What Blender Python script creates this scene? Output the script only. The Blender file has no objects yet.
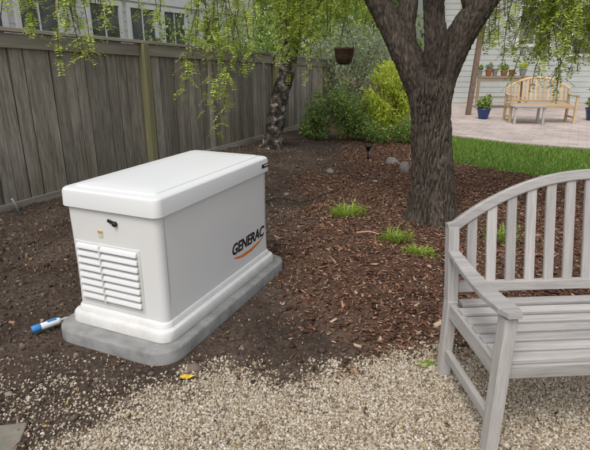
import bpy, bmesh, math, random
import numpy as np
from mathutils import Vector, Matrix, Euler, noise
random.seed(7); RNG=np.random.default_rng(11)
S=bpy.context.scene
col=S.collection
S.view_settings.view_transform='Standard'; S.view_settings.look='None'; S.view_settings.exposure=0

# ------------------------------------------------------------ node helpers
def newmat(name,rough=0.8,spec=0.3):
    m=bpy.data.materials.new(name); m.use_nodes=True
    nt=m.node_tree; b=nt.nodes['Principled BSDF']
    b.inputs['Roughness'].default_value=rough
    b.inputs['Specular IOR Level'].default_value=spec
    return m,nt,b
def N(nt,t,**k):
    n=nt.nodes.new(t)
    for a,v in k.items():
        if a in n.inputs: n.inputs[a].default_value=v
        else: setattr(n,a,v)
    return n
def L(nt,a,b): nt.links.new(a,b)
def coords(nt,kind='Object',scale=(1,1,1)):
    tc=N(nt,'ShaderNodeTexCoord'); mp=N(nt,'ShaderNodeMapping'); mp.inputs['Scale'].default_value=scale
    L(nt,tc.outputs[kind],mp.inputs[0]); return mp.outputs[0]
def noise_n(nt,vec,scale,detail=4,rough=.55):
    n=N(nt,'ShaderNodeTexNoise'); n.inputs['Scale'].default_value=scale; n.inputs['Detail'].default_value=detail; n.inputs['Roughness'].default_value=rough
    L(nt,vec,n.inputs['Vector']); return n.outputs['Fac']
def ramp(nt,fac,stops):
    r=N(nt,'ShaderNodeValToRGB'); e=r.color_ramp.elements
    while len(e)<len(stops): e.new(.5)
    for i,(p,c) in enumerate(stops):
        e[i].position=p; e[i].color=(*c,1) if len(c)==3 else c
    L(nt,fac,r.inputs[0]); return r.outputs[0]
def mix(nt,f,a,b,mode='MIX'):
    m=N(nt,'ShaderNodeMix',data_type='RGBA',blend_type=mode)
    for s,v in ((m.inputs[0],f),(m.inputs[6],a),(m.inputs[7],b)):
        if hasattr(v,'is_linked'): L(nt,v,s)
        else: s.default_value=(*v,1) if isinstance(v,tuple) and len(v)==3 else v
    return m.outputs[2]
def mth(nt,op,a,b=None):
    m=N(nt,'ShaderNodeMath',operation=op)
    for i,v in enumerate((a,b)):
        if v is None: continue
        if hasattr(v,'is_linked'): L(nt,v,m.inputs[i])
        else: m.inputs[i].default_value=v
    return m.outputs[0]
def bump(nt,b,h,strength=.5,dist=.01):
    n=N(nt,'ShaderNodeBump'); n.inputs['Strength'].default_value=strength; n.inputs['Distance'].default_value=dist
    L(nt,h,n.inputs['Height']); L(nt,n.outputs[0],b.inputs['Normal'])
def island(nt): return N(nt,'ShaderNodeNewGeometry').outputs['Random Per Island']
def objrand(nt): return N(nt,'ShaderNodeObjectInfo').outputs['Random']

def plain(name,c,rough=.6,spec=.4,var=.12,sc=8,metal=0,bmp=.15):
    m,nt,b=newmat(name,rough,spec); v=coords(nt)
    f=noise_n(nt,v,sc,4)
    d=tuple(x*(1-var) for x in c); e=tuple(min(1,x*(1+var)) for x in c)
    L(nt,ramp(nt,f,[(.3,d),(.7,e)]),b.inputs['Base Color'])
    b.inputs['Metallic'].default_value=metal
    if bmp: bump(nt,b,noise_n(nt,v,sc*12,3),bmp,.003)
    return m
def wood(name,dark,mid,light,axis='X',rnd='object',gs=60,stain=None,knots=0.,tv=.25):
    m,nt,b=newmat(name,.85,.2)
    sc={'X':(1/14,1,1),'Z':(1,1,1/14)}[axis]
    v=coords(nt,'Object',sc); r=island(nt) if rnd=='island' else objrand(nt)
    add=N(nt,'ShaderNodeVectorMath',operation='ADD'); cmb=N(nt,'ShaderNodeCombineXYZ')
    r10=mth(nt,'MULTIPLY',r,37.); 
    for i in range(3): L(nt,r10,cmb.inputs[i])
    L(nt,v,add.inputs[0]); L(nt,cmb.outputs[0],add.inputs[1]); v2=add.outputs[0]
    g=noise_n(nt,v2,gs,4,.65); g2=noise_n(nt,v2,gs*.18,3,.6)
    c=ramp(nt,g,[(.28,dark),(.5,mid),(.72,light)])
    c=mix(nt,.45,c,ramp(nt,g2,[(.3,dark),(.7,light)]))
    tint=ramp(nt,r,[(0,(1-tv*1.2,)*3),(.5,(.95,.94,.92)),(1,(1+tv*.8,1+tv*.7,1+tv*.6))])
    c=mix(nt,1.,c,tint,'MULTIPLY')
    if knots:
        vv=coords(nt,'Object',(1,1,.35) if axis=='Z' else (.35,1,1)); vo=N(nt,'ShaderNodeTexVoronoi'); vo.inputs['Scale'].default_value=4.5; L(nt,vv,vo.inputs['Vector'])
        c=mix(nt,ramp(nt,vo.outputs['Distance'],[(.03,(.8,.8,.8)),(.09,(0,0,0))]),c,dark)
        fine=noise_n(nt,v2,gs*3.5,2,.7); c=mix(nt,knots,c,mix(nt,1.,c,ramp(nt,fine,[(.35,(.45,.45,.45)),(.6,(1.3,1.3,1.3))]),'MULTIPLY'))
    if stain:
        geo=N(nt,'ShaderNodeNewGeometry'); sx=N(nt,'ShaderNodeSeparateXYZ'); L(nt,geo.outputs['Position'],sx.inputs[0])
        z=sx.outputs[2]
        nz=noise_n(nt,coords(nt,'Object',(1,1,.4)),3.,5,.6)
        f=mth(nt,'ADD',mth(nt,'MULTIPLY',z,-.55),mth(nt,'MULTIPLY',nz,1.35))
        c=mix(nt,ramp(nt,f,[(.15,(0,0,0)),(.8,(1,1,1))]),c,mix(nt,1.,c,stain,'MULTIPLY'))
    L(nt,c,b.inputs['Base Color']); bump(nt,b,g,.4,.003)
    return m
def leafmat(name,stops,trans=.35,rough=.55):
    m=bpy.data.materials.new(name); m.use_nodes=True; nt=m.node_tree
    nt.nodes.remove(nt.nodes['Principled BSDF'])
    c=ramp(nt,island(nt),stops)
    d=N(nt,'ShaderNodeBsdfDiffuse'); L(nt,c,d.inputs[0])
    t=N(nt,'ShaderNodeBsdfTranslucent'); L(nt,c,t.inputs[0])
    ms=N(nt,'ShaderNodeMixShader'); ms.inputs[0].default_value=trans
    L(nt,d.outputs[0],ms.inputs[1]); L(nt,t.outputs[0],ms.inputs[2])
    g=N(nt,'ShaderNodeBsdfGlossy'); g.inputs['Roughness'].default_value=.45; g.inputs[0].default_value=(1,1,1,1)
    m2=N(nt,'ShaderNodeMixShader'); m2.inputs[0].default_value=.04
    L(nt,ms.outputs[0],m2.inputs[1]); L(nt,g.outputs[0],m2.inputs[2])
    L(nt,m2.outputs[0],nt.nodes['Material Output'].inputs[0])
    return m

# ------------------------------------------------------------ mesh helpers
def obj(name,me,mat=None,parent=None,smooth=False):
    o=bpy.data.objects.new(name,me); col.objects.link(o)
    if mat: me.materials.append(mat)
    if smooth:
        me.polygons.foreach_set('use_smooth',[True]*len(me.polygons))
    if parent: o.parent=parent
    return o
def empty(name,loc=(0,0,0),rz=0):
    e=bpy.data.objects.new(name,None); col.objects.link(e); e.location=loc; e.rotation_euler=(0,0,rz); e.empty_display_size=.2; return e
def mesh(name,v,f): 
    me=bpy.data.meshes.new(name); me.from_pydata([tuple(p) for p in v],[],f); me.update(); return me
def npmesh(name,V,F):
    me=bpy.data.meshes.new(name); k=F.shape[1]
    me.vertices.add(len(V)); me.vertices.foreach_set('co',V.astype(np.float32).ravel())
    me.loops.add(F.size); me.loops.foreach_set('vertex_index',F.astype(np.int32).ravel())
    me.polygons.add(len(F)); me.polygons.foreach_set('loop_start',np.arange(0,F.size,k,dtype=np.int32))
    me.update(calc_edges=True); me.validate(); return me
def box(name,size,loc,mat,parent=None,rot=(0,0,0),bev=.004):
    bm=bmesh.new(); bmesh.ops.create_cube(bm,size=1)
    for v in bm.verts: v.co=Vector((v.co.x*size[0],v.co.y*size[1],v.co.z*size[2]))
    if bev: bmesh.ops.bevel(bm,geom=bm.edges[:],offset=min(bev,min(size)*.4),segments=2,affect='EDGES',profile=.6)
    me=bpy.data.meshes.new(name); bm.to_mesh(me); bm.free()
    o=obj(name,me,mat,parent); o.location=loc; o.rotation_euler=rot; return o
def beam(name,p0,p1,w,h,mat,parent=None,bev=.004,up=(0,0,1)):
    p0=Vector(p0);p1=Vector(p1); d=(p1-p0); ln=d.length; x=d.normalized(); u=Vector(up)
    if abs(x.dot(u))>.95: u=Vector((0,1,0))
    y=u.cross(x).normalized(); z=x.cross(y)
    o=box(name,(ln,w,h),(0,0,0),mat,parent,bev=bev)
    M=Matrix((x,y,z)).transposed().to_4x4(); M.translation=(p0+p1)/2
    o.matrix_local=M; return o
def sweeprect(name,pts,w,h,mat,parent=None,side=Vector((0,1,0)),ws=None):
    V=[];F=[];n=len(pts)
    for i,p in enumerate(pts):
        p=Vector(p); t=(Vector(pts[min(i+1,n-1)])-Vector(pts[max(i-1,0)])).normalized()
        up=t.cross(side).normalized(); ww=(ws[i] if ws else w)/2; hh=h/2; r=min(ww,hh)*.3
        for (a,b) in ((-ww+r,-hh),(ww-r,-hh),(ww,-hh+r),(ww,hh-r),(ww-r,hh),(-ww+r,hh),(-ww,hh-r),(-ww,-hh+r)):
            V.append(p+side*a+up*b)
    for i in range(n-1):
        for j in range(8):
            k=(j+1)%8; F.append((i*8+j,i*8+k,(i+1)*8+k,(i+1)*8+j))
    F.append(tuple(range(7,-1,-1))); F.append(tuple((n-1)*8+j for j in range(8)))
    me=mesh(name,V,F); bm=bmesh.new(); bm.from_mesh(me); bmesh.ops.recalc_face_normals(bm,faces=bm.faces); bm.to_mesh(me); bm.free()
    return obj(name,me,mat,parent)
def catmull(P,R,step):
    P=[Vector(p) for p in P]; out=[];ro=[]
    for i in range(len(P)-1):
        p0=P[max(i-1,0)];p1=P[i];p2=P[i+1];p3=P[min(i+2,len(P)-1)]
        n=max(2,int((p2-p1).length/step))
        for k in range(n):
            t=k/n
            out.append(.5*((2*p1)+(p2-p0)*t+(2*p0-5*p1+4*p2-p3)*t*t+(3*p1-p0-3*p2+p3)*t**3)); ro.append(R[i]*(1-t)+R[i+1]*t)
    out.append(P[-1]); ro.append(R[-1]); return out,ro
def tube(P,R,seg=12,step=.08,disp=0,freq=(18,18,4),flare=0,V=None,F=None):
    pts,rs=catmull(P,R,step)
    V=[] if V is None else V; F=[] if F is None else F; base=len(V)
    prev=None
    for i,p in enumerate(pts):
        t=(pts[min(i+1,len(pts)-1)]-pts[max(i-1,0)]).normalized()
        if prev is None:
            x=Vector((1,0,0)); x=(x-t*x.dot(t)).normalized()
        else: x=(prev-t*prev.dot(t)).normalized()
        prev=x; y=t.cross(x)
        for j in range(seg):
            a=2*math.pi*j/seg; r=rs[i]; d=x*math.cos(a)+y*math.sin(a)
            if flare:
                k=math.exp(-(p.z)/.13); r*=1+flare*k*(.6+.5*math.sin(a*4+1.)+.25*math.sin(a*7))
            q=p+d*r
            if disp:
                wv=noise.noise(q*6)*.05
                n1=noise.noise(Vector(((q.x+wv)*freq[0],(q.y+wv)*freq[1],q.z*freq[2]))); n2=noise.noise(Vector((q.x*freq[0]*2.3,q.y*freq[1]*2.3,q.z*freq[2]*4)))
                fur=min(1,abs(n1)*4.5)
                rid=(fur-.7)*.8+n2*.7
                q=q+d*(disp*rid+.008*noise.noise(q*5))*min(1,r/.1)
            V.append(q)
    for i in range(len(pts)-1):
        for j in range(seg):
            k=(j+1)%seg; F.append((base+i*seg+j,base+i*seg+k,base+(i+1)*seg+k,base+(i+1)*seg+j))
    F.append(tuple(base+(len(pts)-1)*seg+j for j in range(seg)))
    return V,F
def lathe(name,prof,mat,parent=None,loc=(0,0,0),seg=28):
    V=[];F=[];n=len(prof)
    for r,z in prof:
        for j in range(seg):
            a=2*math.pi*j/seg; V.append((r*math.cos(a),r*math.sin(a),z))
    for i in range(n-1):
        for j in range(seg):
            k=(j+1)%seg; F.append((i*seg+j,i*seg+k,(i+1)*seg+k,(i+1)*seg+j))
    F.append(tuple(range(seg-1,-1,-1))); F.append(tuple((n-1)*seg+j for j in range(seg)))
    o=obj(name,mesh(name,V,F),mat,parent,True); o.location=loc; return o

_T=RNG.random((256,256))
def vn(x,y):
    xi=np.floor(x).astype(int);yi=np.floor(y).astype(int);fx=x-xi;fy=y-yi
    fx=fx*fx*(3-2*fx);fy=fy*fy*(3-2*fy)
    g=lambda a,b:_T[a%256,b%256]
    return (g(xi,yi)*(1-fx)+g(xi+1,yi)*fx)*(1-fy)+(g(xi,yi+1)*(1-fx)+g(xi+1,yi+1)*fx)*fy
def fbm(x,y,o=4):
    s=0;a=.5
    for i in range(o): s=s+a*vn(x*2**i+17*i,y*2**i+5*i); a*=.5
    return s/(1-.5**o)
def sst(a,b,x):
    t=np.clip((x-a)/(b-a),0,1); return t*t*(3-2*t)
def ground_h(x,y):
    x=np.asarray(x,float);y=np.asarray(y,float)
    near=(1-sst(6.3,8,y))*(1-sst(3.0,4.2,np.abs(x)))
    near=np.maximum(near,(1-sst(9,11,y))*(1-sst(.5,1.5,np.abs(x+.5))))
    h=(fbm(x*1.3,y*1.3)-.5)*.09+(fbm(x*6,y*6)-.5)*.045+(fbm(x*22,y*22,3)-.5)*.022
    gr=grav(x,y,False)
    h=h*(1-.75*gr)
    dx=x+.70;dy=y-2.98;c,s=math.cos(math.radians(23.5)),math.sin(math.radians(23.5))
    lx=dx*c-dy*s; ly=dx*s+dy*c
    pd=np.maximum(np.abs(lx)-.40,np.abs(ly)-.74)
    h=h*sst(-.02,.25,pd)
    fdist=(x+5.0-.475*y)*.903       # soil banked up against the fence
    bank=np.exp(-(np.maximum(fdist,0)/.42)**2)*sst(-2.5,-1.2,fdist)*(.09+.08*(fbm(x*2+3,y*2)-.5))*sst(2.5,4.5,y)*(1-sst(11,13,y))
    return h*near+bank
def grav(x,y,nz=True):
    xb=np.array([-9,-2.5,-1.6,-1.0,-.8,-.55,-.17,.18,.73,1.5,3,9]); yb=np.array([1.2,1.2,1.3,1.5,1.83,2.0,2.08,2.16,2.33,2.4,2.5,2.5])
    b=np.interp(x,xb,yb)
    n=(fbm(x*3.1+4,y*3.1)-.5)*.42+(fbm(x*11,y*11)-.5)*.25 if nz else 0
    return sst(-.14,.16,b+n-y)
def mul(x,y):
    yb=np.array([0,2.2,3,4,5,6,7,8,10,30]); xb=np.array([.15,.10,.06,-.1,-.2,.0,.45,.8,.9,1.])
    b=np.interp(y,yb,xb)
    n=(fbm(x*1.7+9,y*1.7+3)-.5)*1.1+(fbm(x*6,y*6)-.5)*.5
    return sst(-.3,.4,x+n-b)*(1-grav(x,y))
lawn_poly=[(2.2,8.0),(2.36,7.4),(2.85,6.75),(3.8,6.28),(6.5,5.4),(12,4.5),(13,7.2),(7.5,7.75),(5.0,8.4),(4.05,8.95),(3.1,9.9),(2.55,10.2),(2.2,9.3)]
def inpoly(x,y,P):
    r=np.zeros(np.shape(x),bool); n=len(P)
    for i in range(n):
        x1,y1=P[i];x2,y2=P[(i+1)%n]
        if y1==y2: continue
        c=((y1>y)!=(y2>y))&(x<(x2-x1)*(y-y1)/(y2-y1)+x1); r^=c
    return r

# ------------------------------------------------------------ ground sheet
def axis(lo,hi,a,b,st):
    far1=-np.geomspace(.3,abs(lo-a),28)[::-1]+a; far2=b+np.geomspace(.3,hi-b,28)
    return np.concatenate([far1,np.arange(a,b,st),far2])
gx=axis(-300,300,-3.6,4.4,.027); gy=axis(-200,400,.9,9.6,.027)
X,Y=np.meshgrid(gx,gy); Z=ground_h(X,Y)
V=np.stack([X.ravel(),Y.ravel(),Z.ravel()],1); nx=len(gx);ny=len(gy)
i=np.arange(nx*ny).reshape(ny,nx); F=np.stack([i[:-1,:-1].ravel(),i[:-1,1:].ravel(),i[1:,1:].ravel(),i[1:,:-1].ravel()],1)
me=npmesh('ground',V,F)
for nm,fn in (('gravel',grav(X,Y)),('mulch',mul(X,Y)),('lawn',inpoly(X,Y,lawn_poly).astype(float)),):
    at=me.attributes.new(nm,'FLOAT','POINT'); at.data.foreach_set('value',fn.ravel().astype(np.float32))
m,nt,b=newmat('ground_mat',.95,.15)
v=coords(nt)
n1=noise_n(nt,v,2.2,4);n2=noise_n(nt,v,38,6,.7)
soil=ramp(nt,n2,[(.3,(.042,.029,.022)),(.52,(.10,.074,.057)),(.72,(.18,.14,.11))])
soil=mix(nt,1.,soil,ramp(nt,n1,[(.32,(.62,.60,.59)),(.68,(1.35,1.32,1.3))]),'MULTIPLY')
vo=N(nt,'ShaderNodeTexVoronoi');vo.inputs['Scale'].default_value=75;L(nt,v,vo.inputs['Vector'])
mu=mix(nt,.55,soil,ramp(nt,vo.outputs['Color'],[(0,(.05,.024,.015)),(.5,(.17,.084,.052)),(1,(.30,.17,.11))]))
gc=ramp(nt,vo.outputs['Color'],[(0,(.14,.105,.07)),(.5,(.30,.24,.165)),(1,(.48,.41,.31))])
def attr(n): 
    a=N(nt,'ShaderNodeAttribute'); a.attribute_name=n; return a.outputs['Fac']
c=mix(nt,attr('mulch'),soil,mu); c=mix(nt,mth(nt,'MULTIPLY',attr('gravel'),.85),c,gc)
c=mix(nt,attr('lawn'),c,(.09,.15,.025))
L(nt,c,b.inputs['Base Color'])
bump(nt,b,n2,1.,.022)
obj('ground',me,m,None,True)

# ------------------------------------------------------------ scatter
def rots(n,tilt=None):
    a=RNG.uniform(0,2*np.pi,n)
    if tilt is None:
        q=RNG.normal(size=(n,4)); q/=np.linalg.norm(q,axis=1)[:,None]; w,x,y,z=q.T
        return np.stack([np.stack([1-2*(y*y+z*z),2*(x*y-z*w),2*(x*z+y*w)],1),np.stack([2*(x*y+z*w),1-2*(x*x+z*z),2*(y*z-x*w)],1),np.stack([2*(x*z-y*w),2*(y*z+x*w),1-2*(x*x+y*y)],1)],1)
    tx=RNG.normal(0,tilt,n);ty=RNG.normal(0,tilt,n)
    c,s=np.cos(a),np.sin(a);o=np.zeros(n);l=np.ones(n)
    Rz=np.stack([np.stack([c,-s,o],1),np.stack([s,c,o],1),np.stack([o,o,l],1)],1)
    c,s=np.cos(tx),np.sin(tx);Rx=np.stack([np.stack([l,o,o],1),np.stack([o,c,-s],1),np.stack([o,s,c],1)],1)
    c,s=np.cos(ty),np.sin(ty);Ry=np.stack([np.stack([c,o,s],1),np.stack([o,l,o],1),np.stack([-s,o,c],1)],1)
    return Rz@Rx@Ry
def scatter(name,tv,tf,P,scale,mat,tilt=None,jit=.15,smooth=True,parent=None):
    n=len(P); tv=np.array(tv,float);tf=np.array(tf)
    A=tv[None]*scale[:,None,:]
    A=A*(1+RNG.normal(0,jit,A.shape))
    A=np.einsum('nij,nkj->nki',rots(n,tilt),A)+P[:,None,:]
    Fx=(tf[None]+(np.arange(n)*len(tv))[:,None,None]).reshape(-1,tf.shape[1])
    return obj(name,npmesh(name,A.reshape(-1,3),Fx),mat,parent,smooth)
ph=(1+5**.5)/2
ICO=np.array([(-1,ph,0),(1,ph,0),(-1,-ph,0),(1,-ph,0),(0,-1,ph),(0,1,ph),(0,-1,-ph),(0,1,-ph),(ph,0,-1),(ph,0,1),(-ph,0,-1),(-ph,0,1)])/1.902
ICF=[(0,11,5),(0,5,1),(0,1,7),(0,7,10),(0,10,11),(1,5,9),(5,11,4),(11,10,2),(10,7,6),(7,1,8),(3,9,4),(3,4,2),(3,2,6),(3,6,8),(3,8,9),(4,9,5),(2,4,11),(6,2,10),(8,6,7),(9,8,1)]
BOX=np.array([(-1,-.7,-1),(1,-.5,-1),(.8,.9,-1),(-1,1,-1),(-1,-.7,1),(1,-.5,1),(.8,.9,1),(-1,1,1)])*.5
BXF=[(0,3,2,1),(4,5,6,7),(0,1,5,4),(1,2,6,5),(2,3,7,6),(3,0,4,7)]
def outside_pad(x,y,mar=0):
    dx=x+.70;dy=y-2.98;c,s=math.cos(math.radians(23.5)),math.sin(math.radians(23.5))
    lx=dx*c-dy*s; ly=dx*s+dy*c
    return (np.abs(lx)>.40+mar)|(np.abs(ly)>.74+mar)
def pts(n,x0,x1,y0,y1,dens):
    x=RNG.uniform(x0,x1,n);y=RNG.uniform(y0,y1,n)
    k=(RNG.random(n)<dens(x,y))&outside_pad(x,y)&((x-1.33)**2+(y-4.66)**2>.21**2)
    return x[k],y[k]
mpeb,nt,b=newmat('pebble_mat',.85,.2)
cc=ramp(nt,island(nt),[(0,(.13,.095,.065)),(.12,(.26,.20,.135)),(.4,(.40,.33,.235)),(.7,(.51,.435,.33)),(.92,(.63,.575,.48)),(1,(.28,.25,.22))])
L(nt,cc,b.inputs['Base Color'])
x,y=pts(215000,-1.75,2.35,1.25,2.65,lambda x,y:grav(x,y)*.97+.025*(y<2.3)+.16*((x<-.7)&(y<2.1))*(fbm(x*5,y*5)))
r=RNG.gamma(9,.00044,len(x))+.0006
P=np.stack([x,y,ground_h(x,y)+r*RNG.uniform(.0,1.,len(x))],1)
scatter('gravel',ICO,ICF,P,np.stack([r*1.3,r,r*.75],1),mpeb,None,.14)
# mulch
mch,nt,b=newmat('mulch_mat',.85,.2)
cc=ramp(nt,island(nt),[(0,(.045,.023,.015)),(.3,(.13,.062,.039)),(.65,(.24,.122,.077)),(.88,(.36,.21,.135)),(1,(.52,.40,.28))])
L(nt,cc,b.inputs['Base Color'])
x,y=pts(120000,-3.4,4.2,1.3,9.4,lambda x,y:np.clip(mul(x,y)*.95+.022*(1-grav(x,y))+.02*(x<-1.3)+.008,0,1)*(~inpoly(x,y,lawn_poly))*(x>-5.0+.475*y+.05))
ln=RNG.gamma(3.,.0056,len(x))+.006; big=RNG.random(len(x))<.03; ln=np.where(big,ln*1.6,ln)
P=np.stack([x,y,ground_h(x,y)+RNG.uniform(.001,.016,len(x))],1)
scatter('bark_mulch',BOX,BXF,P,np.stack([ln,ln*RNG.uniform(.25,.65,len(x)),RNG.uniform(.0015,.005,len(x))],1),mch,.35,.25,False)
# soil clods
mso,nt,b=newmat('clod_mat',.95,.1)
L(nt,ramp(nt,island(nt),[(0,(.045,.032,.024)),(.6,(.115,.083,.064)),(.95,(.19,.15,.115)),(1,(.34,.29,.23))]),b.inputs['Base Color'])
x,y=pts(70000,-3.4,3,1.2,9.4,lambda x,y:(1-grav(x,y))*(1-.7*mul(x,y))*(x>-5.0+.475*y+.05))
r=RNG.gamma(1.5,.0025,len(x))+.0018
scatter('soil_clods',ICO,ICF,np.stack([x,y,ground_h(x,y)+r*.2],1),np.stack([r*1.3,r,r*.7],1),mso,None,.2)
mlf=leafmat('litter_mat',[(0,(.12,.06,.02)),(.5,(.35,.22,.06)),(.85,(.5,.36,.08)),(1,(.6,.42,.03))],.2)
x,y=pts(2200,-3,3.5,1.3,8.5,lambda x,y:.6*(x>-5.0+.475*y+.05))
q=np.array([(-1,0,0),(-.2,-.45,.1),(1,0,0),(-.2,.45,.1)])*.5
s=RNG.uniform(.010,.028,len(x)); scatter('fallen_leaves',q,[(0,1,2,3)],np.stack([x,y,ground_h(x,y)+.014],1),np.stack([s,s,s],1),mlf,.4,.1,False)
yl=plain('yellow_tag_mat',(.72,.45,.04),.6,.2,.25,60)
V=[(-.035,-.004,.0),(-.012,-.014,.010),(.016,-.008,.002),(.04,-.002,.014),(.016,.012,.006),(-.008,.009,.014),(-.03,.010,.002),(0,0,.016)]
o=obj('yellow_leaf',mesh('yl',V,[(0,1,7,6),(1,2,7),(2,3,4,7),(4,5,7),(5,6,7)]),yl); o.location=(-.535,2.095,float(ground_h(-.535,2.095))+.008); o.rotation_euler=(.25,0,.1)

# lawn blades
mgr=leafmat('grass_mat',[(0,(.10,.19,.02)),(.5,(.20,.34,.045)),(1,(.34,.48,.09))],.3)
n=80000; x=RNG.uniform(2.1,9,n);y=RNG.uniform(5,10.3,n);k=inpoly(x,y,lawn_poly);x=x[k];y=y[k]
q=np.array([(-.09,0,0),(.09,0,0),(.03,.12,.6),(0,.3,1)])
s=RNG.uniform(.035,.065,len(x)); scatter('lawn_grass',q,[(0,1,2,3)],np.stack([x,y,0*x],1),np.stack([s,s,s],1),mgr,.3,.05,False)

def tuft(name,cx,cy,rad,n,h,mat):
    Vv=[];Ff=[]
    for k in range(n):
        a=random.uniform(0,6.28);rr=rad*math.sqrt(random.random())*random.uniform(.4,1)
        p=Vector((cx+rr*math.cos(a),cy+rr*.6*math.sin(a),0)); p.z=float(ground_h(p.x,p.y))-.005
        d=Vector((math.cos(a+random.uniform(-1,1)),math.sin(a+random.uniform(-1,1)),0)); w=random.uniform(.0015,.004); hh=h*random.uniform(.25,1.2)*(1.15-.6*rr/rad)
        s=Vector((-d.y,d.x,0)); b=len(Vv)
        p1=p+Vector((0,0,hh*.6))+d*hh*.25; p2=p+Vector((0,0,hh*.85))+d*hh*.8
        Vv+= [p-s*w*.6,p+s*w*.6,p1+s*w,p1-s*w,p2]; Ff+=[(b,b+1,b+2,b+3),(b+3,b+2,b+4)]
        for t in (.4,.7,.95):
            c=p.lerp(p1,t)+Vector((0,0,.005)); e=(s*random.choice((-1,1))+d*.6).normalized()*random.uniform(.012,.024); b=len(Vv)
            Vv+=[c,c+e*.5+Vector((0,0,.006)),c+e,c+e*.5-d*.006]; Ff+=[(b,b+1,b+2,b+3)]
    return obj(name,mesh(name,Vv,Ff),mat)
mwd=leafmat('weed_mat',[(0,(.14,.24,.03)),(.6,(.36,.50,.06)),(1,(.56,.68,.13))],.4)
tuft('weed_clump',.52,4.82,.24,240,.14,mwd)
tuft('weed_clump',.84,3.98,.17,150,.13,mwd)
tuft('weed_clump',.98,3.68,.19,130,.08,mwd)
tuft('weed_clump',1.80,4.1,.18,170,.14,mwd)
tuft('weed_clump',.67,2.2,.05,14,.04,mwd)

# ------------------------------------------------------------ fence
mboard=wood('fence_board_mat',(.17,.148,.122),(.33,.295,.25),(.48,.44,.385),'Z','island',22,stain=(.60,.59,.53),knots=.5)
mpost=wood('fence_post_mat',(.16,.145,.075),(.29,.27,.145),(.39,.37,.22),'X','object',22)
mcap=wood('fence_rail_mat',(.19,.165,.135),(.34,.305,.255),(.48,.445,.385),'X','object',22)
fd=Vector((.429,.903,0)); fnrm=Vector((-.903,.429,0)); F0=Vector((-2.84,4.55,0)); frz=math.atan2(fd.y,fd.x)
fence=empty('wooden_fence',F0,frz)
def ftop(s): return 1.76-.037*(s-.4)
Vv=[];Ff=[]; s=-4.0
while s<8.6:
    w=random.choice((.135,.14,.145)); g=random.uniform(.005,.016); top=ftop(s)-.055+random.uniform(-.006,.004)
    o=random.uniform(-.006,.006); lean=random.uniform(-.005,.005); b=len(Vv)
    for z in (0.-.05,top):
        l=lean*(z/1.7)
        for (a,c) in ((s+l,-.009+o),(s+w+l,-.009+o+random.uniform(-.003,.003)),(s+w+l,.009+o),(s+l,.009+o)): Vv.append((a,c,z))
    Ff+=[(b,b+1,b+5,b+4),(b+1,b+2,b+6,b+5),(b+2,b+3,b+7,b+6),(b+3,b,b+4,b+7),(b+4,b+5,b+6,b+7)]
    s+=w+g
obj('boards',mesh('boards',Vv,Ff),mboard,fence)
Vv=[];Ff=[]; s=-3.93
while s<8.5:      # second, rear layer of overlapping boards behind the gaps
    b=len(Vv)
    for z in (0.-.05,ftop(s)-.07):
        for (a,c) in ((s,.024),(s+.13,.024),(s+.13,.04),(s,.04)): Vv.append((a,c,z))
    Ff+=[(b,b+1,b+5,b+4),(b+1,b+2,b+6,b+5),(b+2,b+3,b+7,b+6),(b+3,b,b+4,b+7),(b+4,b+5,b+6,b+7)]; s+=.1505
obj('rear_boards',mesh('rear_boards',Vv,Ff),mboard,fence)
posts=[-1.4,2.16,5.65,8.5]
edges=[-4]+posts
for a,bb in zip(edges[:-1],edges[1:]):
    beam('fascia',(a+.052,-.0315,ftop(a)-.115),(bb-.052,-.0315,ftop(bb)-.115),.03,.13,mcap,fence)
    beam('top_cap',(a,-.022,ftop(a)-.02),(bb-.004,-.022,ftop(bb)-.02),.125,.036,mcap,fence)
    beam('bottom_rail',(a+.052,-.030,.09),(bb-.052,-.030,.08),.03,.14,mcap,fence)
for p in posts:
    beam('post',(p,-.068,-.1),(p,-.068,ftop(p)-.042),.095,.095,mpost,fence)
random.seed(21)

# ------------------------------------------------------------ generator
gen=empty('standby_generator',(-.712,2.99,0),math.radians(-23.5))
def rr(hw,hl,r,z,n=7):
    out=[]
    for cx,cy,a0 in ((hw-r,hl-r,0),(-hw+r,hl-r,90),(-hw+r,-hl+r,180),(hw-r,-hl+r,270)):
        for k in range(n+1):
            a=math.radians(a0+90*k/n); out.append((cx+r*math.cos(a),cy+r*math.sin(a),z))
    return out
def loft(name,secs,mat,parent,sharp=40):
    V=[];F=[];m=None
    for s in secs:
        ring=rr(*s); m=len(ring); V+=ring
    for i in range(len(secs)-1):
        for j in range(m):
            k=(j+1)%m; F.append((i*m+j,i*m+k,(i+1)*m+k,(i+1)*m+j))
    F.append(tuple(range(m-1,-1,-1))); F.append(tuple((len(secs)-1)*m+j for j in range(m)))
    me=mesh(name,V,F); o=obj(name,me,mat,parent,True)
    me.set_sharp_from_angle(angle=math.radians(sharp)); return o
mconc=plain('concrete_mat',(.25,.247,.236),.92,.2,.28,9,bmp=.7)
def paint(name,c):
    m,nt,b=newmat(name,.42,.4); v=coords(nt)
    cc=ramp(nt,noise_n(nt,v,3,4),[(.3,tuple(x*.97 for x in c)),(.7,c)])
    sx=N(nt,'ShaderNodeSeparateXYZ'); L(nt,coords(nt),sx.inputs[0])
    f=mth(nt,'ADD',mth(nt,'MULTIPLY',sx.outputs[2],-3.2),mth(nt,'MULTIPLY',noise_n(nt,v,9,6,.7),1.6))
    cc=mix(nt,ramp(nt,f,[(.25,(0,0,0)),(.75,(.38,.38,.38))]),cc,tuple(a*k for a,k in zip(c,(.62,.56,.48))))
    L(nt,cc,b.inputs['Base Color']); bump(nt,b,noise_n(nt,v,420,2),.05,.001); return m
mgw=paint('enclosure_paint',(.71,.705,.68))
mgl=paint('lid_paint',(.74,.74,.725))
mblk=plain('black_plastic',(.012,.012,.013),.4,.4,.1)
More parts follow.
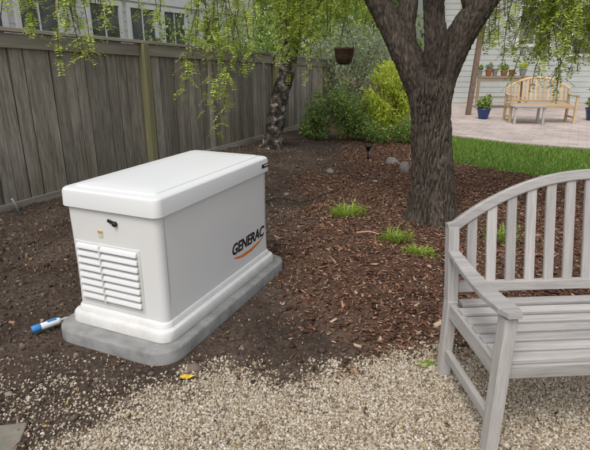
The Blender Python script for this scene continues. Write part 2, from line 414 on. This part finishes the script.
mdk=plain('louvre_shadow_mat',(.10,.10,.095),.7,.2,.1)
mseam=plain('seam_mat',(.33,.33,.31),.7,.2,.1)
mor=plain('orange_decal',(.75,.17,.02),.5,.4,.03)
loft('concrete_pad',[(.400,.740,.14,-.03),(.400,.740,.14,.062),(.396,.736,.138,.071),(.386,.726,.13,.075)],mconc,gen,60)
loft('base_skirt',[(.340,.646,.07,.075),(.343,.650,.072,.081),(.341,.648,.072,.128),(.337,.643,.07,.135),(.318,.622,.06,.142),(.314,.616,.058,.165),(.310,.608,.056,.172),(.300,.597,.05,.176)],mgw,gen,35)
loft('body',[(.304,.600,.042,.17),(.300,.597,.042,.40),(.302,.599,.042,.745)],mgw,gen)
loft('lid_shadow_gap',[(.296,.592,.04,.74),(.296,.592,.04,.762)],mdk,gen)
loft('lid',[(.317,.614,.045,.752),(.321,.618,.047,.756),(.319,.616,.047,.832),(.316,.613,.047,.843),(.309,.606,.045,.850),(.300,.597,.043,.853),(.266,.563,.04,.856),(.263,.560,.04,.862),(.258,.555,.038,.864),(.16,.45,.04,.870),(.06,.33,.03,.872)],mgl,gen,22)
box('louvre_backing',(.435,.006,.36),(-.045,-.5985,.383),mgw,gen,bev=.002)
cx,w=-.045,.405
for k in range(8):
    z=.226+k*.0415
    Vv=[]
    for sx in (-w/2,w/2):
        for (yy,zz) in ((-.6,0.0345),(-.606,.0345),(-.613,.029),(-.619,.013),(-.6185,.008),(-.6,.005)):
            Vv.append((cx+sx,yy,z+zz))
    Ff=[(0,1,2,3,4,5)[::-1],(6,7,8,9,10,11)]+[(i_,(i_+1)%6,6+(i_+1)%6,6+i_) for i_ in range(6)]
    me=mesh('louvre',Vv,Ff);bm=bmesh.new();bm.from_mesh(me);bmesh.ops.recalc_face_normals(bm,faces=bm.faces);bmesh.ops.bevel(bm,geom=bm.edges[:],offset=.002,segments=2,affect='EDGES');bm.to_mesh(me);bm.free()
    obj('louvre',me,mgl,gen)
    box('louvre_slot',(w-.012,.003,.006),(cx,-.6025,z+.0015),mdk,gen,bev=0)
box('louvre_rib',(.010,.019,.335),(-.085,-.611,.388),mgl,gen,bev=.003)
lathe('latch_knob',[(.014,0),(.014,.01),(.010,.016),(.004,.018)],mblk,gen,(.035,-.6,.69),16).rotation_euler=(math.radians(90),0,0)
box('latch_tab',(.045,.010,.016),(.012,-.606,.700),mblk,gen,rot=(0,math.radians(15),0))
box('rating_label',(.032,.002,.04),(-.075,-.5995,.62),plain('label_mat',(.55,.52,.38),.5,.3,.3,60),gen,bev=0)
box('label_band',(.032,.002,.010),(-.075,-.6012,.632),plain('label_orange',(.5,.3,.1),.5),gen,bev=0)
for yy in (-.550,.552):
    box('panel_seam',(.002,.003,.56),(.3015,yy,.46),mseam,gen,bev=0)
cu=bpy.data.curves.new('badge','FONT'); cu.body='GENERAC'; cu.size=.100; cu.shear=.20; cu.extrude=.0006; cu.offset=.0026; cu.space_character=.98
to=bpy.data.objects.new('badge_lettering',cu); col.objects.link(to); cu.materials.append(mblk); to.parent=gen
to.location=(.3035,.085,.300); to.rotation_euler=(math.radians(90),0,math.radians(90))
Vv=[(.3035,.10,.280),(.3035,.20,.264),(.3035,.34,.264),(.3035,.46,.279),(.3035,.52,.292),(.3035,.525,.287),(.3035,.46,.264),(.3035,.34,.242),(.3035,.22,.244),(.3035,.14,.260)]
obj('orange_swoosh',mesh('sw',Vv,[tuple(range(10))]),mor,gen)
box('lid_badge',(.003,.105,.026),(.3225,.54,.800),mblk,gen,bev=.001)
box('lid_badge_text',(.001,.06,.008),(.3248,.55,.802),mgl,gen,bev=0)

# ------------------------------------------------------------ benches
def make_bench(name,loc,rz,mat,Ln=1.42,D=.52,spacing=.092,arch=.26,ph_=.75):
    e=empty(name,loc,rz)
    def by(z): return max(0,(z-.40))*.22
    def az(x): return ph_+arch*(1-abs(1-2*x/Ln)**2.2)
    for k,x in enumerate((0,Ln)):
        beam(f'rear_leg_{k+1}',(x,.0,-.02),(x,0,.41),.05,.06,mat,e)
        beam(f'rear_post_{k+1}',(x,0,.40),(x,by(ph_),ph_+.005),.05,.052,mat,e)
        beam(f'front_leg_{k+1}',(x,-D,-.02),(x,-D,.605),.05,.058,mat,e)
        beam(f'side_rail_{k+1}',(x,-D+.03,.362),(x,-.03,.362),.03,.07,mat,e)
        beam(f'side_stretcher_{k+1}',(x,-D+.03,.13),(x,-.03,.13),.028,.045,mat,e)
        ap=[(x,by(.65)+.01-(D+.11)*t,.640-.03*math.sin(t*math.pi*.9)) for t in np.linspace(0,1,13)]
        sweeprect(f'arm_{k+1}',ap,.07,.026,mat,e,Vector((1,0,0)),ws=[.05+.03*min(1,t*1.6)-(.025 if t>.97 else 0) for t in np.linspace(0,1,13)])
    beam('front_apron',(.025,-D,.370),(Ln-.025,-D,.370),.028,.054,mat,e)
    beam('rear_apron',(.025,-.0,.35),(Ln-.025,-.0,.35),.03,.07,mat,e)
    beam('centre_support',(Ln/2,-D+.02,.37),(Ln/2,-.02,.37),.035,.05,mat,e)
    ns=7; pitch=(D+.005)/ns
    for k in range(ns):
        y=-D-.012+pitch*(k+.5); dz=-.016*math.sin(math.pi*(k+.5)/ns)
        x0,x1=((-.0,Ln) if k not in (0,ns-1) else (.03,Ln-.03))
        beam('seat_slat',(x0,y,.412+dz+random.uniform(-.0015,.0015)),(x1,y,.412+dz),pitch-.020,.019,mat,e,bev=.004)
    beam('back_lower_rail',(.026,by(.465)+.0,.468),(Ln-.026,by(.465),.468),.032,.048,mat,e)
    ap=[]
    for t in np.linspace(-.025,Ln+.025,41):
        z=az(min(max(t,0),Ln)); ap.append((t,by(z),z))
    sd=Vector((0,1,-.22)).normalized()
    sweeprect('top_rail',ap,.036,.048,mat,e,sd)
    n=int(round(Ln/spacing)); sp=Ln/n
    for k in range(1,n):
        x=k*sp; z1=az(x)-.015
        beam('back_slat',(x,by(.48),.48),(x,by(z1),z1),.046,.016,mat,e,bev=.003,up=(0,1,0))
    return e
mbench=wood('weathered_teak',(.27,.25,.235),(.42,.40,.38),(.54,.52,.50),'X','object',45,knots=.14,tv=.13)
make_bench('garden_bench',(.742,2.14,0),math.radians(4),mbench,arch=.235,ph_=.742)
mteak=wood('teak_mat',(.38,.25,.13),(.56,.41,.24),(.68,.53,.34),'X','object',30)
make_bench('wooden_bench',(5.12,12.45,.035),math.radians(-8),mteak,Ln=1.42,arch=.24,ph_=.76)

# ------------------------------------------------------------ trees
mbark,nt,b=newmat('bark_mat',.95,.15)
v=coords(nt,'Object',(1,1,.22)); n1=noise_n(nt,v,48,6,.75)
c=ramp(nt,n1,[(.3,(.030,.023,.018)),(.5,(.105,.085,.070)),(.72,(.23,.195,.165))])
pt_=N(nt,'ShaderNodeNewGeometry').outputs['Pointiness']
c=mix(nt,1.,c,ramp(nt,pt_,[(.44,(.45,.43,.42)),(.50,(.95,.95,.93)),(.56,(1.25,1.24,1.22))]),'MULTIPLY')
c=mix(nt,1.,c,ramp(nt,noise_n(nt,coords(nt),4,3),[(.3,(.72,.71,.69)),(.7,(1.15,1.15,1.12))]),'MULTIPLY')
L(nt,c,b.inputs['Base Color']); bump(nt,b,n1,1.,.02)
tree=empty('shade_tree')
def child_tube(name,specs,mat,parent,**kw):
    V=[];F=[]
    for P,R in specs: tube(P,R,V=V,F=F,**kw)
    return obj(name,mesh(name,V,F),mat,parent,True)
child_tube('trunk',[([(1.335,4.66,-.08),(1.325,4.66,.1),(1.30,4.66,.5),(1.245,4.66,.95),(1.215,4.66,1.2),(1.20,4.66,1.42)],[.235,.215,.185,.172,.19,.14])],mbark,tree,seg=210,step=.009,disp=.015,freq=(34,34,3.8),flare=.3)
limbs=[([(1.19,4.66,1.08),(1.08,4.66,1.36),(.90,4.68,1.66),(.68,4.70,2.02),(.3,4.7,2.6),(-.6,4.6,3.05),(-1.9,4.3,3.1)],[.13,.135,.115,.10,.085,.06,.025]),
 ([(1.27,4.66,1.10),(1.33,4.65,1.42),(1.46,4.63,1.72),(1.66,4.6,2.05),(2.05,4.5,2.7),(2.8,4.2,3.3)],[.14,.135,.12,.105,.08,.03]),
 ([(1.01,4.67,1.45),(.98,4.75,1.75),(1.0,4.85,2.1),(.9,5.2,2.9),(.5,5.9,3.5)],[.085,.085,.075,.06,.03]),
 ([(1.22,4.6,1.30),(1.20,4.52,1.62),(1.13,4.45,2.0),(1.0,3.9,2.8),(.6,3.0,3.4)],[.10,.095,.08,.06,.03]),
 ([(1.54,4.62,1.85),(1.50,4.72,2.15),(1.9,5.4,3.0),(2.6,6.1,3.3)],[.08,.075,.05,.03]),
 ([(.80,4.69,1.86),(.62,4.72,2.0),(.4,4.75,2.3),(.0,5.2,2.8)],[.05,.04,.035,.02])]
child_tube('limbs',limbs,mbark,tree,seg=90,step=.016,disp=.011,freq=(36,36,7))
mb2,nt,b=newmat('birch_bark',.9,.2)
n1=noise_n(nt,coords(nt,'Object',(1,1,1.1)),8,6,.7)
c=ramp(nt,n1,[(.42,(.03,.024,.02)),(.54,(.13,.11,.09)),(.60,(.38,.35,.31)),(.75,(.52,.49,.45))]); L(nt,c,b.inputs['Base Color']); bump(nt,b,n1,.8,.02)
tree2=empty('weeping_birch_tree')
child_tube('trunk',[([(-.40,8.62,-.06),(-.36,8.62,.3),(-.27,8.62,.8),(-.13,8.62,1.3),(-.05,8.62,1.8),(.06,8.65,2.4),(.15,8.7,3.4),(.1,8.7,4.6)],[.18,.15,.135,.13,.125,.115,.08,.04]),
  ([(-.1,8.62,1.45),(.1,8.6,1.9),(.5,8.5,2.5),(1.0,8.3,3.2)],[.06,.055,.045,.02]),([(-.03,8.62,1.9),(-.3,8.5,2.4),(-.8,8.2,3.2)],[.06,.05,.02])],mb2,tree2,seg=40,step=.04,disp=.03,freq=(12,12,7),flare=.2)

def make_strands(name,groups,mat,twigmat,parent,lf=1.0):
    Q=[];TV=[];TF=[]
    for (x0,x1,y0,y1,zt,zb0,zb1,n) in groups:
        for _ in range(n):
            p=Vector((random.uniform(x0,x1),random.uniform(y0,y1),zt)); zb=random.uniform(zb0,zb1)
            d=Vector((random.uniform(-.35,.35),random.uniform(-.3,.3),-1)).normalized(); path=[p.copy()]
            while p.z>zb:
                d=(d+Vector((random.uniform(-.16,.16),random.uniform(-.16,.16),-.13))).normalized(); p=p+d*.06; path.append(p.copy())
            if len(path)<3: continue
            tube([path[i] for i in range(0,len(path),2)]+[path[-1]],[.0035]*(len(path[::2])+1),seg=4,step=.12,V=TV,F=TF)
            for i in range(1,len(path)):
                if random.random()<.15: continue
                for rep in range(random.choice((1,2,3))):
                    a=random.uniform(0,6.28); q=path[i]+Vector((0,0,random.uniform(-.03,.03)))
                    ax=Vector((math.cos(a),math.sin(a),random.uniform(-.9,.1))).normalized(); ll=random.uniform(.06,.14)*lf; m=int(ll/.0145/lf)
                    sd=ax.cross(Vector((0,0,1))).normalized(); up=sd.cross(ax)
                    for k in range(1,m+1):
                        c=q+ax*(ll*k/m)+Vector((0,0,-.35*ll*(k/m)**2))
                        for sg in (-1,1):
                            l=random.uniform(.022,.038)*lf; w=l*.27; dd=(sd*sg+ax*.45+up*random.uniform(-.5,.3)).normalized(); e=dd.cross(up+sd*random.uniform(-.4,.4)).normalized()*w
                            Q.append((c,c+dd*l*.5+e,c+dd*l,c+dd*l*.5-e))
    A=np.array([[tuple(v) for v in q] for q in Q]); n=len(A)
    obj(name,npmesh(name,A.reshape(-1,3),np.arange(n*4).reshape(-1,4)),mat,parent)
    obj(name+'_twigs',mesh(name+'_twigs',TV,TF),twigmat,parent)
def leafcloud(name,blobs,n,size,mat,parent=None,aspect=.45,gap=.45,gs=2.2,zmin=.02):
    tot=sum(b[1][0]*b[1][1]*b[1][2] for b in blobs); AA=[]
    for c,r in blobs:
        k=int(n*r[0]*r[1]*r[2]/tot*1.8); u=RNG.normal(size=(k,3)); u/=np.linalg.norm(u,axis=1)[:,None]; rad=RNG.random(k)**.42
        rad*=1+.30*(fbm(u[:,0]*3+c[0],u[:,1]*3+u[:,2]*2+c[1])-.5)*2
        p=np.array(c)+u*rad[:,None]*np.array(r)
        g=fbm(p[:,0]*gs+p[:,2]*1.3*gs,p[:,1]*gs-p[:,2]*.9*gs,3); p=p[(g>gap-.02)|(RNG.random(k)<.12)]; p=p[p[:,2]>zmin]; AA.append(p)
    P=np.concatenate(AA); k=len(P); s=RNG.uniform(.6,1.3,k)*size
    q=np.array([(-.5,0,0),(0,-.5*aspect,.08),(.5,0,0),(0,.5*aspect,.08)])
    return scatter(name,q,[(0,1,2,3)],P,np.stack([s,s,s],1),mat,None,.06,False,parent)
mloc=leafmat('locust_leaf',[(0,(.24,.33,.04)),(.5,(.46,.58,.09)),(1,(.66,.74,.20))],.5)
mtw=plain('twig_mat',(.12,.085,.05),.9,.1,bmp=0)
random.seed(5)
make_strands('hanging_foliage',[
 (-2.1,-1.45,4.0,4.5,2.6,1.66,2.0,16),(-1.85,-1.7,4.1,4.3,2.6,1.50,1.6,4),
 (-.85,-.45,4.4,4.9,2.5,1.35,1.9,11),(-.78,-.55,4.5,4.8,2.5,.93,1.25,5),
 (-1.3,-.8,4.5,5.2,2.6,1.80,2.1,6),
 (-.4,.5,4.9,6.2,2.7,1.72,2.15,15),
 (.3,.9,5.2,5.8,2.7,1.80,2.12,14),
 (1.7,3.0,4.4,5.4,2.7,1.50,1.95,72),(2.15,2.35,4.5,4.8,2.6,1.05,1.3,3),(2.3,2.95,4.5,5.0,2.6,1.3,1.6,12),
 ],mloc,mtw,tree)
leafcloud('crown',[((.2,4.8,4.2),(2.2,1.8,.8)),((2.3,4.6,4.1),(1.6,1.6,.8)),((-1.6,4.3,3.9),(1.1,1.1,.6)),((1.0,6,4.4),(2.,1.3,.8))],6500,.08,mloc,tree,gap=.5)
random.seed(9)
make_strands('hanging_foliage',[(-.6,.6,7.6,8.6,3.1,1.5,2.2,22),(-.9,.2,7.8,8.5,3.1,1.9,2.4,12),(.05,.35,7.6,8.,2.9,1.1,1.4,3),(.4,1.0,7.6,8.6,3.,1.9,2.3,14)],mloc,mtw,tree2,1.3)
leafcloud('crown',[((.1,8.6,4.6),(1.7,1.6,1.3))],3500,.1,mloc,tree2,gap=.5)

# shrubs
mys=leafmat('yellow_shrub_leaf',[(0,(.38,.48,.04)),(.5,(.68,.76,.09)),(1,(.84,.86,.20))],.5)
mds=leafmat('green_shrub_leaf',[(0,(.09,.15,.035)),(.5,(.24,.37,.07)),(1,(.46,.58,.16))],.4)
mgs=leafmat('greygreen_leaf',[(0,(.15,.19,.10)),(.5,(.34,.41,.23)),(1,(.57,.62,.41))],.4)
mbg=leafmat('hedge_leaf',[(0,(.10,.16,.035)),(.5,(.27,.40,.07)),(1,(.54,.66,.19))],.45)
def stems(c,r,h,n,parent):
    V=[];F=[]
    for k in range(n):
        a=random.uniform(0,6.28); tube([(c[0],c[1],-.03),(c[0]+.3*r*math.cos(a),c[1]+.3*r*math.sin(a),h*.4),(c[0]+.8*r*math.cos(a),c[1]+.8*r*math.sin(a),h*.9)],[.014,.01,.004],seg=6,step=.1,V=V,F=F)
    obj('stems',mesh('stems',V,F),mtw,parent)
def shrub(name,blobs,n,size,mat,**k):
    e=empty(name); c=blobs[0][0]; r=blobs[0][1]; stems(c,r[0],c[2]+r[2]*.7,9,e); leafcloud('leaves',blobs,n,size,mat,e,**k); return e
shrub('yellow_shrub',[((1.80,9.9,.80),(.48,.36,.66)),((1.52,9.75,.45),(.36,.3,.42)),((2.05,9.9,.5),(.30,.3,.45))],6800,.068,mys,gap=.41,gs=4)
shrub('green_shrub',[((1.05,9.5,.45),(.42,.4,.45)),((1.5,9.2,.20),(.35,.3,.2)),((.85,9.7,.7),(.25,.3,.35))],4000,.062,mds,gap=.46,gs=4)
shrub('green_shrub',[((.42,9.6,.42),(.26,.3,.48)),((.25,9.9,.2),(.2,.2,.2))],1500,.085,mds,gap=.46,gs=4,aspect=.3)
shrub('green_shrub',[((2.1,9.2,.22),(.3,.3,.25))],1200,.055,mds,gap=.42,gs=5)
shrub('greygreen_shrub',[((1.25,12.3,1.35),(1.0,.8,1.0)),((.7,12.2,1.1),(.6,.6,.8)),((1.9,12.5,1.6),(.7,.6,.8))],9500,.08,mgs,gap=.46,gs=2.8,aspect=.25)
shrub('neighbour_shrub',[((-5.6,8.3,1.6),(.8,.8,.95)),((-6.4,8.6,1.8),(.7,.7,.8))],4500,.075,mgs,gap=.46,gs=3)
shrub('neighbour_shrub',[((-2.5,12.5,1.4),(1.2,.9,1.1)),((-1.2,15.,1.6),(1.3,.9,1.2))],7000,.10,mbg,gap=.46,gs=3)
leafcloud('background_trees',[((1.,20,2.4),(3.2,1.4,2.6)),((4.2,19.6,1.6),(1.6,1.,1.6)),((-3,22,3),(3.5,1.6,3.4)),((4.,24,4),(4,2,3.6)),((-9,26,4),(5,2,4.5)),((10,27,5),(5,2,4)),((-14,18,3),(3,3,4)),((1,22.5,4.5),(4,1.6,2.5))],30000,.25,mbg,gap=.42,gs=.9,aspect=.6)

# ------------------------------------------------------------ patio
mpv,nt,b=newmat('paver_mat',.9,.2)
br=N(nt,'ShaderNodeTexBrick'); br.inputs['Scale'].default_value=1; br.inputs['Brick Width'].default_value=.30; br.inputs['Row Height'].default_value=.2; br.inputs['Mortar Size'].default_value=.005
br.inputs['Color1'].default_value=(.47,.40,.36,1); br.inputs['Color2'].default_value=(.58,.51,.465,1); br.inputs['Mortar'].default_value=(.34,.29,.26,1)
mp=N(nt,'ShaderNodeMapping'); mp.inputs['Rotation'].default_value=(0,0,.5); tc=N(nt,'ShaderNodeTexCoord'); L(nt,tc.outputs['Object'],mp.inputs[0]); L(nt,mp.outputs[0],br.inputs['Vector'])
c=mix(nt,1.,br.outputs['Color'],ramp(nt,noise_n(nt,coords(nt),1.5,6,.7),[(.3,(.74,.72,.72)),(.7,(1.15,1.12,1.1))]),'MULTIPLY'); L(nt,c,b.inputs['Base Color'])
PP=[(2.6,10.25),(3.12,9.92),(4.07,8.97),(5.0,8.43),(7.5,7.78),(13,7.23),(16,8),(16,17.4),(4.3,17.4),(3.0,13.5)]
n=len(PP); Vv=[(x,y,.035) for x,y in PP]+[(x,y,-.08) for x,y in PP]; Ff=[tuple(range(n))]+[(k+n,(k+1)%n+n,(k+1)%n,k) for k in range(n)]
obj('patio',mesh('patio',Vv,Ff),mpv)

# ------------------------------------------------------------ right house
mside=plain('siding_mat',(.48,.50,.47),.8,.2,.06,2,bmp=0); mwhite=plain('white_trim',(.76,.75,.72),.6,.3,.04,3,bmp=0)
mglass,nt,b=newmat('window_glass',.06,.6)
c=ramp(nt,noise_n(nt,coords(nt),1.2,3),[(.35,(.03,.035,.036)),(.65,(.16,.17,.17))]); L(nt,c,b.inputs['Base Color'])
mbrown=plain('brown_post_mat',(.20,.14,.10),.8,.2,.2,10,bmp=0)
def siding(name,x0,x1,z0,z1,mat,parent,st=.17):
    V=[];F=[];z=z0
    while z<z1:
        b_=len(V); V+=[(x0,-.013,z),(x1,-.013,z),(x1,-.002,z+st),(x0,-.002,z+st),(x0,0.,z),(x1,0,z)]; F+=[(b_,b_+1,b_+2,b_+3),(b_+4,b_+5,b_+1,b_)]; z+=st
    obj(name,mesh(name,V,F),mat,parent)
def window(x,z,w,h,parent,blinds=False,frame=.09):
    for (cx,cz,sw,sh) in ((x,z+h/2+frame/2,w+2*frame,frame),(x,z-h/2-frame/2,w+2*frame+.06,frame),(x-w/2-frame/2,z,frame,h),(x+w/2+frame/2,z,frame,h)):
        box('window_frame',(sw,.07,sh),(cx,-.045,cz),mwhite,parent)
    box('window_mullion',(.035,.03,h),(x,-.035,z),mwhite,parent,bev=.002)
    box('window_glass',(w-.002,.01,h-.002),(x,-.028,z),mglass,parent,bev=0)
hs=empty('garden_house',(4.6,17.2,0),0)
box('wall_core',(14,.2,4.2),(7,.1,2.1),mside,hs,bev=0); siding('siding',0,14,0.05,4.2,mside,hs)
box('corner_board',(.12,.05,4.2),(.06,-.05,2.1),mwhite,hs)
window(3.1,2.45,1.0,1.1,hs); window(5.1,2.3,1.5,1.4,hs); window(7.6,2.3,1.4,1.4,hs)
box('roof_eave',(15,.7,.2),(7,-.2,4.31),mwhite,hs)
V=[(-.6,-.6,4.43),(14.6,-.6,4.43),(14.6,3,6.6),(-.6,3,6.6)]; obj('roof',mesh('roof',V,[(0,1,2,3)]),plain('roof_mat',(.09,.085,.08),.9),hs)
box('side_wall',(.2,8,4.2),(.1,4.25,2.1),mside,hs,bev=0)
pg=empty('pergola',(0,0,0))
beam('post_1',(4.62,13.6,0),(4.78,13.6,3.0),.12,.12,mbrown,pg); beam('post_2',(8.6,13.6,0),(8.6,13.6,3.0),.14,.14,mbrown,pg)
beam('beam',(4.2,13.6,3.08),(9.2,13.6,3.08),.1,.16,mbrown,pg)
for k in range(6): beam('rafter',(4.6+k*.8,13.0,3.22),(4.6+k*.8,17.1,3.22),.05,.12,mbrown,pg)
pt=empty('potting_table',(5.45,15.4,.035),0)
mtb=wood('table_wood',(.24,.18,.12),(.37,.29,.20),(.48,.39,.29),'X','object',30)
for x in (0,1.5):
    for y in (0,.5): beam('leg',(x,y,0),(x,y,.9),.07,.07,mtb,pt)
for k in range(4): beam('top_board',(-.08,.02+k*.15,.915),(1.58,.02+k*.15,.915),.14,.03,mtb,pt)
for k in range(3): beam('shelf_board',(-.02,.08+k*.17,.3),(1.52,.08+k*.17,.3),.15,.025,mtb,pt)
beam('apron',(.035,-.0,.84),(1.465,-.0,.84),.03,.1,mtb,pt)
mterra=plain('terracotta',(.38,.15,.08),.85,.2,.15,12); mblue=plain('blue_glaze',(.015,.04,.16),.15,.6,.2,8); mgreyp=plain('grey_pot',(.3,.3,.29),.8)
def pot(name,loc,r,h,mat,plant=None,parent=None,pn=260,ps=.05):
    e=parent or empty(name,loc); l=(0,0,0) if not parent else loc
    lathe('pot_body',[(r*.62,0),(r*.72,h*.1),(r*.95,h*.75),(r*1.0,h*.86),(r*1.1,h*.88),(r*1.1,h),(r*.98,h),(r*.9,h*.86)],mat,e,l)
    if plant:
        o=leafcloud('pot_plant',[((0,0,h+r*.7),(r*1.1,r*1.1,r*.9)),((r*.4,0,h+r*1.3),(r*.6,r*.6,r*.9))],pn,ps,plant,e,gap=.3,zmin=-9); o.location=l
    return e
for k,(x,m_,pl) in enumerate([(.08,mgreyp,mds),(.32,mterra,mgs),(.52,mgreyp,None),(.8,mterra,mds),(1.02,mterra,None),(1.35,mgreyp,mys)]):
    pot('flower_pot',(5.45+x,15.6+random.uniform(-.05,.06),.965),.085+.02*(k%2),.15+.03*(k%3),m_,pl,None)
pot('blue_planter',(4.70,12.7,.035),.16,.26,mblue,mds,None,300,.08)
pot('blue_planter',(7.25,12.4,.035),.17,.30,mblue,mds,None,400,.08)
lt=empty('low_table',(5.02,11.6,.035),math.radians(-6)); 
for x in (0,.62):
    for y in (0,.34): beam('leg',(x,y,0),(x,y,.38),.05,.05,mbench,lt)
for k in range(5): beam('top_slat',(-.05,-.02+k*.095,.395),(.67,-.02+k*.095,.395),.085,.025,mbench,lt)

# ------------------------------------------------------------ neighbour house (behind the fence)
nh=empty('neighbour_house',F0+fnrm*4.5+fd*(-3),frz)
mns=plain('neighbour_siding',(.66,.66,.64),.8,.2,.05,2,bmp=0)
box('wall_core',(16,.2,5),(8,.1,2.5),mns,nh,bev=0); siding('siding',0,16,.3,4.9,mns,nh,.2)
x=5.0
for k in range(7):
    window(x,1.85,.85,1.5,nh,False,.10); x+=1.22 if k%3!=2 else 1.7
box('header_trim',(15.9,.05,.22),(8,-.05,2.86),mwhite,nh)
box('eave',(16.8,.45,.14),(8,-.12,5.05),mwhite,nh)
V=[(-.6,-.5,5.14),(16.6,-.5,5.14),(16.6,3,7.),(-.6,3,7.)]; obj('roof',mesh('roof2',V,[(0,1,2,3)]),plain('roof_mat2',(.09,.085,.08),.9),nh)

# ------------------------------------------------------------ small things
hb=empty('hanging_basket',(.68,7.3,1.42))
mbas=plain('basket_mat',(.07,.045,.03),.95,.1,.4,30,bmp=1.)
lathe('basket',[(.06,-.02),(.10,.01),(.125,.08),(.13,.17),(.14,.18),(.14,.205),(.12,.205),(.10,.17)],mbas,hb)
for k in range(3):
    a=k*2.1; beam('hanger_wire',(.13*math.cos(a),.13*math.sin(a),.205),(0,0,.62),.006,.006,mblk,hb,bev=0)
beam('hanger_hook',(0,0,.61),(.0,0,1.45),.006,.006,mblk,hb,bev=0)
mrock=plain('rock_mat',(.24,.22,.20),.9,.2,.3,14,bmp=.8)
def rock(x,y,r,name='rock'):
    bm=bmesh.new(); bmesh.ops.create_icosphere(bm,subdivisions=3,radius=1)
    for v in bm.verts:
        n_=noise.fractal(v.co*1.3+Vector((x*5,y*5,0)),1,2,4); v.co*=1+.3*n_; v.co=Vector((v.co.x*r[0],v.co.y*r[1],v.co.z*r[2]))
    me=bpy.data.meshes.new(name);bm.to_mesh(me);bm.free(); o=obj(name,me,mrock,None,True); o.location=(x,y,float(ground_h(x,y))+r[2]*.3)
rock(.47,6.6,(.055,.05,.045)); rock(1.50,6.75,(.07,.07,.11)); rock(1.42,7.3,(.09,.07,.07)); rock(-.1,5.6,(.03,.03,.02)); rock(-1.35,1.98,(.018,.015,.01)); rock(1.0,6.1,(.035,.03,.025))
for (x,y) in ((1.12,7.6),):
    e=empty('path_light',(x,y,0)); lathe('stake',[(.012,-.05),(.012,.16)],mblk,e,seg=10); lathe('head',[(.03,.15),(.035,.2),(.055,.205),(.05,.225),(.01,.25)],mblk,e,seg=18)
V,F=tube([(.55,4.2,.02),(.61,4.17,.035),(.67,4.17,.035),(.74,4.15,.02)],[.007]*4,seg=8,step=.01); obj('drip_tube',mesh('drip',V,F),plain('drip_mat',(.55,.30,.23),.6),None,True)
V,F=tube([(-.45,5.0,.0),(-.2,5.3,.03),(.1,5.2,.02),(.35,5.5,.03),(.6,5.9,.0)],[.006]*5,seg=8,step=.03); obj('drip_tube',mesh('drip2',V,F),mblk,None,True)
box('paver_stone',(.42,.44,.05),(-1.30,1.50,.0),plain('paver_stone_mat',(.22,.20,.16),.9,.2,.3,10,bmp=.6),None,rot=(0,0,math.radians(12)),bev=.01)
ct=empty('caulk_tube',(-1.46,2.50,.045),math.radians(44)); mwp=plain('white_plastic',(.75,.76,.78),.4); mbp=plain('blue_plastic',(.05,.22,.50),.4)
o=lathe('tube_body',[(.018,0),(.020,.005),(.020,.11),(.018,.125),(.009,.13),(.007,.17),(.004,.18)],mwp,ct); o.rotation_euler=(0,math.radians(90),0)
o=lathe('tube_cap',[(.0185,-.03),(.0205,-.025),(.0212,.015),(.0205,.017)],mbp,ct); o.rotation_euler=(0,math.radians(90),0)
box('tube_label',(.05,.024,.002),(.08,0,.0205),mbp,ct,bev=0)
e=empty('metal_stake',(-2.66,4.62,0.05)); lathe('pole',[(.014,-.1),(.014,.18),(.010,.185)],plain('galvanised',(.45,.47,.5),.4,.5,metal=.8),e,seg=12).rotation_euler=(math.radians(12),math.radians(-10),0)

# ------------------------------------------------------------ light, sky, camera
w=bpy.data.worlds.new('World'); S.world=w; w.use_nodes=True; nt=w.node_tree; bg=nt.nodes['Background']
sky=N(nt,'ShaderNodeTexSky'); sky.sky_type='NISHITA'; sky.sun_disc=False
EL=math.radians(58); AZ=math.radians(205)
sky.sun_elevation=EL; sky.sun_rotation=AZ; sky.air_density=1.; sky.dust_density=3.
hs_=N(nt,'ShaderNodeHueSaturation'); hs_.inputs['Saturation'].default_value=.42; hs_.inputs['Value'].default_value=1.25; L(nt,sky.outputs[0],hs_.inputs['Color']); L(nt,hs_.outputs[0],bg.inputs[0]); bg.inputs[1].default_value=.15
sl=bpy.data.lights.new('sun','SUN'); sl.energy=1.3; sl.angle=math.radians(28); sl.color=(1,.98,.945)
so=bpy.data.objects.new('sun',sl); col.objects.link(so)
dv=Vector((math.sin(AZ)*math.cos(EL),math.cos(AZ)*math.cos(EL),math.sin(EL)))
so.rotation_euler=dv.to_track_quat('Z','Y').to_euler(); so.location=dv*20
cam=bpy.data.cameras.new('camera'); cam.lens=30.5; cam.sensor_width=36; cam.clip_end=1000; cam.clip_start=.05
co=bpy.data.objects.new('camera',cam); col.objects.link(co); co.location=(0,0,1.5); co.rotation_euler=(math.radians(90-18.57),0,0)
S.camera=co
